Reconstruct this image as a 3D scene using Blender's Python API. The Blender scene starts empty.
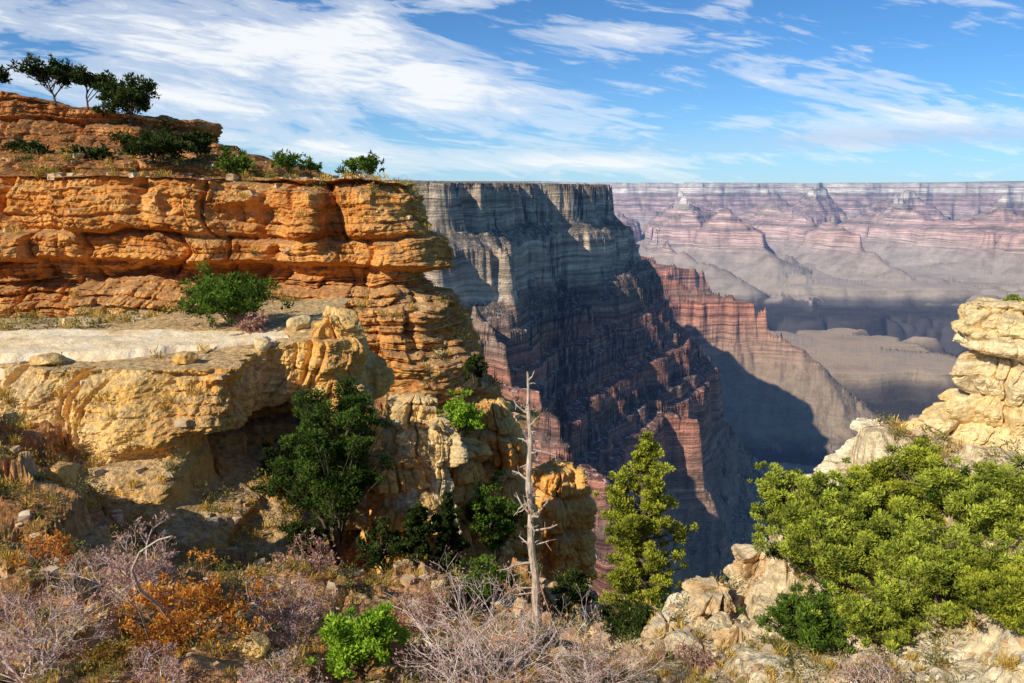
import bpy, math, random, time
import numpy as np
from mathutils import Vector
T0=time.time()
random.seed(4); rng=np.random.default_rng(11)
C=bpy.context.scene.collection
F=768.0; PITCH=math.radians(11.3)
cp,sp_=math.cos(PITCH),math.sin(PITCH)
def raydir(px,py):
    r=(px-512)/F; u=(341.5-py)/F
    return (r, cp+u*sp_, -sp_+u*cp)
def W(px,py,D):
    d=raydir(px,py); k=D/d[1]
    return (d[0]*k, D, d[2]*k)
# ---------------------------------------------------------------- noise
T3=rng.random((64,64,64)).astype(np.float32)
TB=rng.random((256,256))
def sm(x): return x*x*(3-2*x)
def ss(x,a,b): return sm(np.clip((x-a)/(b-a),0,1))
def vn(x,y,z):
    i=np.floor(x).astype(np.int64);j=np.floor(y).astype(np.int64);k=np.floor(z).astype(np.int64)
    fx=sm(x-i);fy=sm(y-j);fz=sm(z-k)
    i0=i&63;i1=(i+1)&63;j0=j&63;j1=(j+1)&63;k0=k&63;k1=(k+1)&63
    a=T3[i0,j0,k0]*(1-fx)+T3[i1,j0,k0]*fx
    b=T3[i0,j1,k0]*(1-fx)+T3[i1,j1,k0]*fx
    c=T3[i0,j0,k1]*(1-fx)+T3[i1,j0,k1]*fx
    d=T3[i0,j1,k1]*(1-fx)+T3[i1,j1,k1]*fx
    return ((a*(1-fy)+b*fy)*(1-fz)+(c*(1-fy)+d*fy)*fz)*2-1
def fbm(x,y,z,o=5,g=.5):
    x=np.asarray(x,float);y=np.asarray(y,float)+0*x;z=np.asarray(z,float)+0*x
    s=0;a=1;t=0
    for q in range(o):
        s=s+a*vn(x+q*17.3,y+q*9.1,z+q*5.7);t+=a;a*=g;x=x*2.03;y=y*2.03;z=z*2.03
    return s/t*1.5
def vn2(x,y,s=0):
    i=np.floor(x).astype(np.int64);j=np.floor(y).astype(np.int64)
    fx=sm(x-i);fy=sm(y-j);i+=s*31
    a=TB[i&255,j&255]*(1-fx)+TB[(i+1)&255,j&255]*fx
    b=TB[i&255,(j+1)&255]*(1-fx)+TB[(i+1)&255,(j+1)&255]*fx
    return (a*(1-fy)+b*fy)*2-1
def fbm2(x,y,o=4,s=0,g=.5,ridge=False):
    r=0;a=1;t=0
    for q in range(o):
        n=vn2(x+q*13.7,y+q*7.9,s)
        if ridge: n=1-2*np.abs(n)
        r=r+a*n;t+=a;a*=g;x,y=(x*.8-y*.6)*2.05,(x*.6+y*.8)*2.05
    return r/t*1.4
def blocky(u,v,sh=.3,seed=0,ck=.35,cv=.35):
    j=np.floor(v).astype(np.int64);f=v-j
    w=sm(np.clip((f-.5)/sh+.5,0,1))
    def row(jj):
        o=TB[(jj*7+seed)&255,3]*9
        uu=u+o;i=np.floor(uu).astype(np.int64);g=uu-i
        w2=sm(np.clip((g-.5)/sh+.5,0,1))
        a=TB[i&255,(jj*13+seed)&255];b=TB[(i+1)&255,(jj*13+seed)&255]
        return a+(b-a)*w2-ck*np.exp(-((g-.5)/.05)**2)
    return row(j)*(1-w)+row(j+1)*w-.5-cv*np.exp(-((f-.5)/.08)**2)
# ---------------------------------------------------------------- mesh helpers
def build(name,V,Q,mat,parent=None,loc=None,smooth=False,var=None):
    V=np.ascontiguousarray(V,dtype=np.float32).reshape(-1,3);Q=np.ascontiguousarray(Q,dtype=np.int32).reshape(-1,4)
    me=bpy.data.meshes.new(name)
    me.vertices.add(len(V));me.vertices.foreach_set('co',V.ravel())
    me.loops.add(Q.size);me.loops.foreach_set('vertex_index',Q.ravel())
    me.polygons.add(len(Q));me.polygons.foreach_set('loop_start',np.arange(0,Q.size,4,dtype=np.int32))
    me.polygons.foreach_set('use_smooth',np.full(len(Q),smooth))
    me.update(calc_edges=True)
    if var is not None:
        at=me.attributes.new('var','FLOAT','POINT');at.data.foreach_set('value',np.ascontiguousarray(var,dtype=np.float32))
    me.materials.append(mat)
    o=bpy.data.objects.new(name,me);C.objects.link(o)
    if parent: o.parent=parent
    if loc is not None: o.location=loc
    return o
def gridq(nr,nc,wrap=False):
    i=np.arange(nr-1)[:,None]; j=np.arange(nc if wrap else nc-1)[None,:]
    j1=(j+1)%nc
    a=i*nc+j;b=i*nc+j1;c=(i+1)*nc+j1;d=(i+1)*nc+j
    return np.stack([a,b,c,d],-1).reshape(-1,4)
def empty(name,loc,rz=0):
    o=bpy.data.objects.new(name,None);C.objects.link(o);o.location=loc;o.rotation_euler=(0,0,rz);o.empty_display_size=.3;return o
def tag(o,label=None,cat=None,group=None,kind=None):
    if label:o['label']=label
    if cat:o['category']=cat
    if group:o['group']=group
    if kind:o['kind']=kind
    return o
class Acc:
    def __init__(s): s.V=[];s.Q=[];s.A=[];s.n=0
    def add(s,V,Q,a=None):
        s.V.append(V);s.Q.append(Q+s.n);s.n+=len(V)
        s.A.append(np.full(len(V),.5) if a is None else a)
    def build(s,name,mat,parent=None,loc=None,smooth=False):
        return build(name,np.concatenate(s.V),np.concatenate(s.Q),mat,parent,loc,smooth,np.concatenate(s.A))
QT={}
def tube(P,R,sides=5,var=.5):
    P=np.asarray(P,float);R=np.asarray(R,float);n=len(P)
    T=np.gradient(P,axis=0);T/=np.linalg.norm(T,axis=1)[:,None]+1e-9
    ref=np.array([.31,.17,.93]) if abs(T[0,2])<.8 else np.array([.93,.3,.1])
    A=np.cross(T,ref);A/=np.linalg.norm(A,axis=1)[:,None]+1e-9
    B=np.cross(T,A)
    th=np.arange(sides)*2*math.pi/sides
    V=P[:,None,:]+R[:,None,None]*(np.cos(th)[None,:,None]*A[:,None,:]+np.sin(th)[None,:,None]*B[:,None,:])
    k=(n,sides)
    if k not in QT: QT[k]=gridq(n,sides,True)
    return V.reshape(-1,3),QT[k],np.full(n*sides,var)
# ---------------------------------------------------------------- node helpers
class NT:
    def __init__(s,nt): s.t=nt;s.n=nt.nodes;s.l=nt.links
    def put(s,sock,v):
        if isinstance(v,bpy.types.NodeSocket): s.l.new(v,sock)
        else:
            if sock.type=='RGBA' and len(v)==3: v=(*v,1)
            sock.default_value=v
    def m(s,op,a,b=None,c=None,clamp=False):
        n=s.n.new('ShaderNodeMath');n.operation=op;n.use_clamp=clamp
        s.put(n.inputs[0],a)
        if b is not None:s.put(n.inputs[1],b)
        if c is not None:s.put(n.inputs[2],c)
        return n.outputs[0]
    def vm(s,op,a,b):
        n=s.n.new('ShaderNodeVectorMath');n.operation=op;s.put(n.inputs[0],a);s.put(n.inputs[1],b);return n.outputs[0]
    def noise(s,vec,sc,det=5,rough=.55,dist=0):
        n=s.n.new('ShaderNodeTexNoise');s.put(n.inputs['Vector'],vec);n.inputs['Scale'].default_value=sc
        n.inputs['Detail'].default_value=det;n.inputs['Roughness'].default_value=rough;n.inputs['Distortion'].default_value=dist
        return n.outputs['Fac']
    def vor(s,vec,sc,feat='F1'):
        n=s.n.new('ShaderNodeTexVoronoi');n.feature=feat;s.put(n.inputs['Vector'],vec);n.inputs['Scale'].default_value=sc
        return n.outputs['Distance']
    def ramp(s,f,stops,interp='LINEAR'):
        n=s.n.new('ShaderNodeValToRGB');e=n.color_ramp;e.interpolation=interp;s.put(n.inputs[0],f)
        while len(e.elements)<len(stops): e.elements.new(.5)
        for el,(p,c) in zip(e.elements,sorted(stops,key=lambda q:q[0])):
            el.position=p;el.color=(c,c,c,1) if isinstance(c,(int,float)) else (*c,1)
        return n.outputs[0]
    def mix(s,f,a,b,mode='MIX'):
        n=s.n.new('ShaderNodeMix');n.data_type='RGBA';n.blend_type=mode
        s.put(n.inputs[0],f);s.put(n.inputs[6],a);s.put(n.inputs[7],b);return n.outputs[2]
    def sep(s,v):
        n=s.n.new('ShaderNodeSeparateXYZ');s.put(n.inputs[0],v);return n.outputs
    def comb(s,x,y,z):
        n=s.n.new('ShaderNodeCombineXYZ')
        for a,b in zip(n.inputs,(x,y,z)): s.put(a,b)
        return n.outputs[0]
    def bump(s,h,st,dist):
        n=s.n.new('ShaderNodeBump');s.put(n.inputs['Height'],h);s.put(n.inputs['Strength'],st);n.inputs['Distance'].default_value=dist
        return n.outputs[0]
    def mr(s,v,a,b,c=0,d=1):
        n=s.n.new('ShaderNodeMapRange');s.put(n.inputs[0],v)
        for i,q in enumerate((a,b,c,d)): n.inputs[i+1].default_value=q
        return n.outputs[0]
def newmat(name):
    m=bpy.data.materials.new(name);m.use_nodes=True;n=NT(m.node_tree);m.node_tree.nodes.clear()
    b=n.n.new('ShaderNodeBsdfDiffuse');o=n.n.new('ShaderNodeOutputMaterial');n.l.new(b.outputs[0],o.inputs[0])
    g=n.n.new('ShaderNodeNewGeometry')
    return m,n,b,g
def rockmat(name,stops,strz=.5,dust=(.42,.32,.20),dustamt=.8,bs=1.0,varn=.5,bdist=.25,lnamt=.4,dk=.55):
    m,n,b,g=newmat(name);P=g.outputs['Position'];x,y,z=n.sep(P)
    warp=n.noise(P,.06,2)
    zz=n.m('ADD',n.m('MULTIPLY',z,strz),n.m('MULTIPLY',warp,6))
    st=n.noise(n.comb(n.m('MULTIPLY',x,.06),n.m('MULTIPLY',y,.06),zz),1.0,4,.6)
    st=n.mr(st,.28,.72)
    big=n.noise(P,.16,3,.6)
    f=n.m('ADD',n.m('MULTIPLY',st,.5),n.m('MULTIPLY',n.mr(big,.3,.7),.5))
    col=n.ramp(f,stops)
    fine=n.noise(P,2.6*bs,5,.68)
    col=n.mix(1.0,col,n.ramp(fine,[(.25,.5),(.5,1.0),(.75,1.35)]),'MULTIPLY')
    vs=n.noise(n.comb(n.m('MULTIPLY',x,1.1),n.m('MULTIPLY',y,1.1),n.m('MULTIPLY',z,.16)),1.0,4,.6)
    col=n.mix(n.m('MULTIPLY',n.ramp(vs,[(.54,0),(.68,1)]),varn),col,(.15,.06,.024))
    ln=n.noise(n.comb(n.m('MULTIPLY',x,.2),n.m('MULTIPLY',y,.2),n.m('ADD',n.m('MULTIPLY',z,2.6),n.m('MULTIPLY',warp,14))),1.0,3,.65)
    col=n.mix(n.m('MULTIPLY',n.ramp(ln,[(.30,1),(.40,0)]),lnamt),col,(.13,.055,.02))
    nz=n.sep(g.outputs['Normal'])[2]
    up=n.m('MULTIPLY',n.mr(nz,.5,.88),dustamt)
    dd=n.mix(n.ramp(fine,[(.38,0),(.6,1)]),tuple(q*dk for q in dust),dust)
    col=n.mix(up,col,dd)
    n.put(b.inputs['Color'],col)
    n.put(b.inputs['Normal'],n.bump(n.m('ADD',fine,n.m('MULTIPLY',ln,.3)),.95,bdist))
    return m
ORANGE=[(.12,(.36,.11,.025)),(.3,(.62,.24,.05)),(.45,(.78,.35,.085)),(.58,(.84,.45,.14)),(.68,(.56,.21,.05)),(.8,(.86,.56,.25)),(.95,(.64,.29,.075))]
CREAM=[(.15,(.54,.30,.10)),(.35,(.78,.51,.19)),(.55,(.86,.64,.31)),(.75,(.86,.70,.43)),(.92,(.70,.42,.15))]
M_cliff=rockmat('orange_limestone',ORANGE,dustamt=.7,lnamt=.7,dust=(.56,.35,.17))
M_mound=rockmat('upper_limestone',[(.15,(.24,.09,.03)),(.4,(.54,.21,.06)),(.6,(.68,.32,.11)),(.85,(.72,.42,.20))],dust=(.34,.18,.09),dustamt=.75,dk=.3)
M_ledge=rockmat('ledge_limestone',[(.12,(.54,.23,.05)),(.35,(.82,.40,.09)),(.55,(.90,.54,.16)),(.75,(.90,.63,.28)),(.92,(.74,.34,.08))],strz=.5,bs=1.6,bdist=.18,dust=(.74,.52,.28),varn=.55,lnamt=.3,dk=.4)
M_out=rockmat('outcrop_limestone',[(.12,(.54,.23,.055)),(.35,(.84,.40,.09)),(.55,(.90,.53,.16)),(.8,(.90,.62,.28)),(.95,(.74,.36,.09))],strz=.9,bs=1.8,bdist=.12,dustamt=.5,varn=.3,lnamt=.25)
M_pale=rockmat('pale_limestone',CREAM,strz=1.2,bs=2.4,bdist=.10,dust=(.82,.64,.38),dustamt=.5,varn=.35,lnamt=.35)
M_white=rockmat('white_limestone',[(.15,(.58,.38,.18)),(.4,(.82,.65,.40)),(.7,(.88,.76,.54)),(.92,(.74,.54,.29))],strz=1.5,bs=2.4,bdist=.10,dust=(.84,.70,.48),dustamt=.5,varn=.35,lnamt=.3)
M_stone,_n,_b,_g=newmat('stone_pale')
_n.put(_b.inputs['Color'],_n.ramp(_n.noise(_g.outputs['Position'],1.7,3),[(.35,(.38,.23,.12)),(.5,(.66,.47,.27)),(.65,(.78,.64,.44))]))
def groundmat():
    m,n,b,g=newmat('rocky_soil');P=g.outputs['Position'];x,y,z=n.sep(P)
    big=n.noise(P,.35,4,.65)
    col=n.ramp(big,[(.3,(.26,.11,.045)),(.45,(.48,.23,.09)),(.6,(.66,.37,.16)),(.75,(.74,.50,.27))])
    pale=n.ramp(big,[(.3,(.50,.32,.15)),(.5,(.78,.62,.38)),(.7,(.86,.75,.54))])
    pf=n.m('MULTIPLY',n.mr(n.m('ADD',x,n.m('MULTIPLY',big,5)),3.2,5.2),n.mr(y,30,22))
    col=n.mix(pf,col,pale)
    fine=n.noise(P,6,5,.7)
    col=n.mix(1.0,col,n.ramp(fine,[(.3,.45),(.55,1.0),(.75,1.5)]),'MULTIPLY')
    sc=n.vor(P,6)
    col=n.mix(n.ramp(sc,[(.12,.6),(.3,0)]),col,(.68,.50,.30))
    n.put(b.inputs['Color'],col)
    n.put(b.inputs['Normal'],n.bump(n.m('ADD',fine,n.m('MULTIPLY',sc,-.6)),1.0,.12))
    return m
M_ground=groundmat()
def trailmat():
    m,n,b,g=newmat('trail_dust');P=g.outputs['Position']
    f=n.noise(P,.9,6,.7)
    n.put(b.inputs['Color'],n.ramp(f,[(.30,(.60,.38,.17)),(.42,(.82,.61,.35)),(.55,(.91,.74,.49)),(.7,(.94,.82,.62))]))
    n.put(b.inputs['Normal'],n.bump(n.noise(P,4,5,.7),.8,.12));return m
M_trail=trailmat()
def leafmat(name,dark,light,trans=.3):
    m=bpy.data.materials.new(name);m.use_nodes=True;n=NT(m.node_tree);m.node_tree.nodes.clear()
    a=n.n.new('ShaderNodeAttribute');a.attribute_name='var'
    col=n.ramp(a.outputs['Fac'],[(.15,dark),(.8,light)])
    d=n.n.new('ShaderNodeBsdfDiffuse');t=n.n.new('ShaderNodeBsdfTranslucent')
    n.put(d.inputs[0],col);n.put(t.inputs[0],col)
    x=n.n.new('ShaderNodeMixShader');x.inputs[0].default_value=trans
    n.l.new(d.outputs[0],x.inputs[1]);n.l.new(t.outputs[0],x.inputs[2])
    o=n.n.new('ShaderNodeOutputMaterial');n.l.new(x.outputs[0],o.inputs[0]);return m
L_pine=leafmat('pinyon_needles',(.02,.04,.01),(.20,.32,.04))
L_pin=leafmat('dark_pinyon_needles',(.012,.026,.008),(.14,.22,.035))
L_yel=leafmat('sunny_needles',(.04,.065,.01),(.62,.64,.07))
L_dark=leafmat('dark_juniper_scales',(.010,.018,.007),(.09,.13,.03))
L_jun=leafmat('juniper_scales',(.03,.055,.01),(.60,.66,.085))
L_bright=leafmat('bright_shrub_leaves',(.07,.16,.012),(.46,.68,.06))
L_or=leafmat('rust_leaves',(.42,.13,.02),(.95,.48,.09))
L_pink=leafmat('dry_pinkish_leaves',(.34,.17,.13),(.78,.50,.40))
L_grass=leafmat('dry_grass_blades',(.36,.22,.04),(.88,.62,.14))
L_sage=leafmat('grey_green_scrub',(.07,.08,.025),(.42,.37,.10))
def barkmat(name,a,b_,sc=8):
    m,n,b,g=newmat(name);P=g.outputs['Position'];x,y,z=n.sep(P)
    f=n.noise(n.comb(n.m('MULTIPLY',x,sc*2),n.m('MULTIPLY',y,sc*2),n.m('MULTIPLY',z,sc*.4)),1,3,.6)
    n.put(b.inputs['Color'],n.ramp(f,[(.3,a),(.7,b_)]));return m
B_bark=barkmat('juniper_bark',(.07,.05,.035),(.22,.17,.12))
B_snag=barkmat('weathered_dead_wood',(.24,.17,.12),(.76,.63,.49),12)
B_twig=barkmat('pale_pinkish_twigs',(.40,.28,.24),(.88,.74,.65))
B_twig2=barkmat('brown_twigs',(.18,.09,.055),(.46,.26,.18))
# ---------------------------------------------------------------- canyon (terrain)
PG=[-200,0,10,52,62,105,111,150,156,197,204,250,265,345,420,640,1400,4000,9000]
PZ=[14,8,-62,-95,-170,-225,-255,-300,-330,-368,-398,-440,-570,-705,-790,-825,-850,-880,-900]
def seg(x,y,a,b,ga,gb,k=1.0):
    dx,dy=b[0]-a[0],b[1]-a[1];L=dx*dx+dy*dy
    t=np.clip(((x-a[0])*dx+(y-a[1])*dy)/L,0,1)
    return np.hypot(x-a[0]-t*dx,y-a[1]-t*dy)*k+ga+(gb-ga)*t
def polyd(x,y,pts):
    d=np.full(x.shape,1e9);ins=np.zeros(x.shape,bool);n=len(pts)
    for i in range(n):
        a=pts[i];b=pts[(i+1)%n]
        d=np.minimum(d,seg(x,y,a,b,0,0))
        c=((a[1]>y)!=(b[1]>y))
        xi=(b[0]-a[0])*(y-a[1])/((b[1]-a[1])+1e-9)+a[0]
        ins^=(c&(x<xi))
    return np.where(ins,-d,d)
def PX(px,D): return ((px-512)/F*D/ .985,D)
def canyon_z(x,y):
    nf=np.clip(1.2-y/6000,0,1)
    wx=x+45*fbm2(x/420,y/420,4,1)+16*fbm2(x/70,y/70,4,2)
    wy=y+45*fbm2(x/420+9,y/420,4,3)+16*fbm2(x/70+5,y/70,4,4)
    g=polyd(wx,wy,[(-6000,1300),(-900,1250),(-260,1190),(-110,1140),(-25,1230),(90,1500),(270,1900),(170,2300),(-300,2900),(-6000,4000)])
    g=np.minimum(g,seg(wx,wy,(200,2900),(640,3000),110,170,.7))
    g=np.minimum(g,seg(wx,wy,(640,3000),(880,2950),170,215,.7))
    g=np.minimum(g,seg(wx,wy,(880,2950),(1080,2850),225,262,.7))
    g=np.minimum(g,seg(wx,wy,(450,4000),(1150,4300),130,262,.7))
    g=np.minimum(g,seg(wx,wy,(-70,1140),(100,890),45,165,1.35))
    g=np.minimum(g,seg(wx,wy,(250,1850),(560,1900),130,262,.8))
    g=np.minimum(g,seg(wx,wy,(150,1500),(400,1380),130,262,1.0))
    g=g+(19*fbm2(x/170,y/170,3,5,ridge=True)*np.clip(g/110,.35,.9)+10*fbm2(x/50,y/50,3,19,ridge=True)*np.clip(1.5-g/80,.35,1))*nf+4*fbm2(x/16,y/16,3,6)*nf
    k=1/2.7
    ax=x+500*fbm2(x/3000,y/3000,3,7)+170*fbm2(x/750,y/750,3,8)
    ay=y+500*fbm2(x/3000+3,y/3000,3,9)+170*fbm2(x/750+8,y/750,3,10)
    gf=(14800-ay)*k
    def B(p1,D1,p2,D2,a,b):
        return seg(ax,ay,PX(p1,D1),PX(p2,D2),a,b,k)
    for q in ((560,13500,610,10500,-20,60),(610,10500,640,8000,60,230),(640,8000,690,6800,230,262),
              (690,12500,720,10300,-15,100),(690,9300,735,8000,40,120),(735,8000,780,7000,150,262),
              (790,13900,800,11800,0,120),(790,9900,830,8600,20,90),(830,8600,850,7600,110,190),(850,7600,880,6900,200,265),
              (880,12800,885,11000,-10,90),(905,9300,945,8300,10,110),(945,8300,965,7300,120,255),
              (990,11000,1000,9300,0,80),(985,8300,1010,7300,60,170),(1010,7300,1045,6700,190,265),
              (1060,12000,1080,7800,-20,230),(1200,12000,1190,7000,-20,230)):
        gf=np.minimum(gf,B(*q))
    gf=gf+75*fbm2(x/1300,y/1300,4,11,ridge=True)*np.clip((gf+60)/140,.12,1)+40*fbm2(x/420,y/420,3,12,ridge=True)*np.clip((gf+40)/120,.2,1)
    g=np.minimum(g,np.where(y>4700,gf,gf+(4700-y)*.5))
    z=np.interp(g,PG,PZ)
    h=27.0;zz=z+6*fbm2(x/90,y/90,3,31);q=zz/h;fq=q-np.floor(q)
    tr=(np.floor(q)+sm(np.clip((fq-.38)/.24,0,1)))*h-zz
    z=z+tr*.95*nf*np.clip((g-75)/20,0,1)*np.clip((300-g)/50,0,1)
    up=np.clip((y-10500)/3500,0,1)
    z=z+up*95*np.clip((250-g)/250,0,1)+up*45*vn2(x/2600,y/2600,33)*np.clip(-g/150,0,1)
    z=z+np.clip((g+30)/100,0.1,1)*2.5*fbm2(x/30,y/30,3,13)*nf
    pl=np.clip((g-400)/200,0,1)
    r=fbm2(x/1900+.3*fbm2(x/700,y/700,3,41),y/1300,4,14,ridge=True)
    z=z-pl*ss(r,.38,.62)*120+pl*10*fbm2(x/500,y/500,3,23)
    c=4900+420*fbm2(x/1500,0*x,3,15)+(x-1800)*-.12
    w=np.abs(y-c)/(380+120*fbm2(x/500,y/500,3,43,ridge=True))
    z=z-pl*ss(1.3-w,0,.5)*340
    return z
th=np.radians(np.linspace(-27,38.5,1080)); ls=np.concatenate([np.linspace(math.log(150),math.log(3000),760)[:-1],np.linspace(math.log(3000),math.log(16500),1350)[:-1],np.linspace(math.log(16500),math.log(45000),40)]); rr=np.exp(ls)
X=np.sin(th)[:,None]*rr[None,:];Y=np.cos(th)[:,None]*rr[None,:]
Z=canyon_z(X,Y)
NR=1200
elev=Z/rr[None,:]
wf=np.where(rr[1:]>4500,.16,.06)
al=np.abs(np.diff(elev,axis=1))*1.0*np.where(rr[1:]>4500,1.5,1)[None,:]+(np.diff(ls)*wf)[None,:]
al=np.concatenate([np.zeros((len(th),1)),np.cumsum(al,axis=1)],1);
alp=np.pad(al,((20,20),(0,0)),mode='edge');cs=np.cumsum(np.concatenate([np.zeros((1,al.shape[1])),alp]),0)
al=(cs[41:]-cs[:-41])/41
V=np.zeros((NR,len(th),3))
for c in range(len(th)):
    q=np.interp(np.linspace(0,al[c,-1],NR),al[c],ls);r=np.exp(q)
    V[:,c,0]=math.sin(th[c])*r;V[:,c,1]=math.cos(th[c])*r;V[:,c,2]=np.interp(q,ls,Z[c])
def canyonmat():
    m,n,b,g=newmat('canyon_strata');P=g.outputs['Position'];x,y,z=n.sep(P)
    w=n.noise(P,.004,3)
    z2=n.m('SUBTRACT',z,n.mr(y,10500,14000,0,90))
    zz=n.m('ADD',z2,n.m('MULTIPLY',n.m('SUBTRACT',w,.5),40))
    t=n.mr(zz,-950,50)
    def k(zv): return (zv+950)/1000
    col=n.ramp(t,[(k(-940),(.07,.062,.06)),(k(-895),(.12,.10,.09)),(k(-850),(.34,.26,.18)),(k(-700),(.34,.25,.18)),(k(-575),(.36,.22,.155)),(k(-445),(.48,.21,.14)),
      (k(-405),(.25,.15,.115)),(k(-345),(.50,.21,.135)),(k(-320),(.26,.16,.13)),(k(-262),(.50,.22,.14)),(k(-230),(.27,.18,.135)),(k(-182),(.34,.23,.165)),(k(-168),(.62,.47,.34)),(k(-100),(.60,.45,.32)),(k(-85),(.30,.23,.17)),(k(-58),(.56,.43,.31)),(k(0),(.52,.41,.30)),(k(45),(.22,.21,.14))])
    nz=n.sep(g.outputs['Normal'])[2]
    band=n.noise(n.comb(n.m('MULTIPLY',x,.002),n.m('MULTIPLY',y,.002),n.m('MULTIPLY',zz,.11)),1,5,.75)
    bf=n.m('MAXIMUM',n.mr(nz,.84,.94),n.mr(z,-580,-640,0,.85))
    bm=n.mix(bf,n.ramp(band,[(.34,.32),(.5,1),(.66,1.8)]),(1,1,1))
    col=n.mix(1,col,bm,'MULTIPLY')
    v=n.noise(P,.03,4,.7)
    vf=n.noise(P,.006,5,.7)
    fd=n.mr(y,1800,5000,1,0)
    col=n.mix(1,col,n.ramp(n.mix(fd,vf,v),[(.3,.68),(.5,1),(.7,1.3)]),'MULTIPLY')
    flat=n.mr(nz,.5,.8)
    vn_=n.noise(P,.11,4,.75)
    veg=n.ramp(vn_,[(.42,0),(.53,1)])
    near=n.mr(y,2600,1500)
    col=n.mix(n.m('MULTIPLY',n.m('MULTIPLY',flat,veg),n.m('MULTIPLY',near,.75)),col,(.05,.055,.05))
    lo=n.m('MULTIPLY',n.m('MULTIPLY',n.mr(z,-700,-780),n.mr(z,-925,-900)),n.mr(nz,.88,.97))
    col=n.mix(n.m('MULTIPLY',lo,.9),col,n.ramp(n.noise(P,.0022,5,.65),[(.35,(.36,.27,.19)),(.47,(.48,.35,.24)),(.55,(.40,.31,.235)),(.66,(.50,.365,.25))]))
    sn=n.m('MULTIPLY',n.ramp(vn_,[(.38,1),(.42,0)]),n.m('MULTIPLY',near,flat))
    col=n.mix(n.m('MULTIPLY',sn,.8),col,(.72,.70,.68))
    hs=n.n.new('ShaderNodeHueSaturation');n.put(hs.inputs['Saturation'],n.mr(y,4500,8500,1,.55));n.put(hs.inputs['Value'],n.mr(y,3500,9000,1,1.15));n.put(hs.inputs['Color'],col)  # far strata greyed and lightened with distance, haze put into the colour
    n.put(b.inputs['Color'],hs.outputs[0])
    h=n.m('ADD',n.m('MULTIPLY',v,20),n.m('MULTIPLY',band,18))
    n.put(b.inputs['Normal'],n.bump(h,n.mr(y,1500,5000,.9,.05),1.0))
    em=n.n.new('ShaderNodeEmission');n.put(em.inputs[0],(.18,.37,.82));em.inputs[1].default_value=.58  # painted aerial haze: blue glow mixed into the terrain, stronger with distance
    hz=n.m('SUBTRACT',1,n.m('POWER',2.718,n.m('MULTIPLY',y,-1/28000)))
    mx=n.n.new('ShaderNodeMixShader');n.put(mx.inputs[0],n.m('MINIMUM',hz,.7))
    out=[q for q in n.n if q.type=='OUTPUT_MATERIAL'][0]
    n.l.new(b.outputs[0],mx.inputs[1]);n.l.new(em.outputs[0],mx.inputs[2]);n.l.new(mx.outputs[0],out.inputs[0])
    return m
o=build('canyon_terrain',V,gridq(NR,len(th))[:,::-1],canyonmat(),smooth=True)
tag(o,kind='structure')
print('canyon',time.time()-T0)
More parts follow.
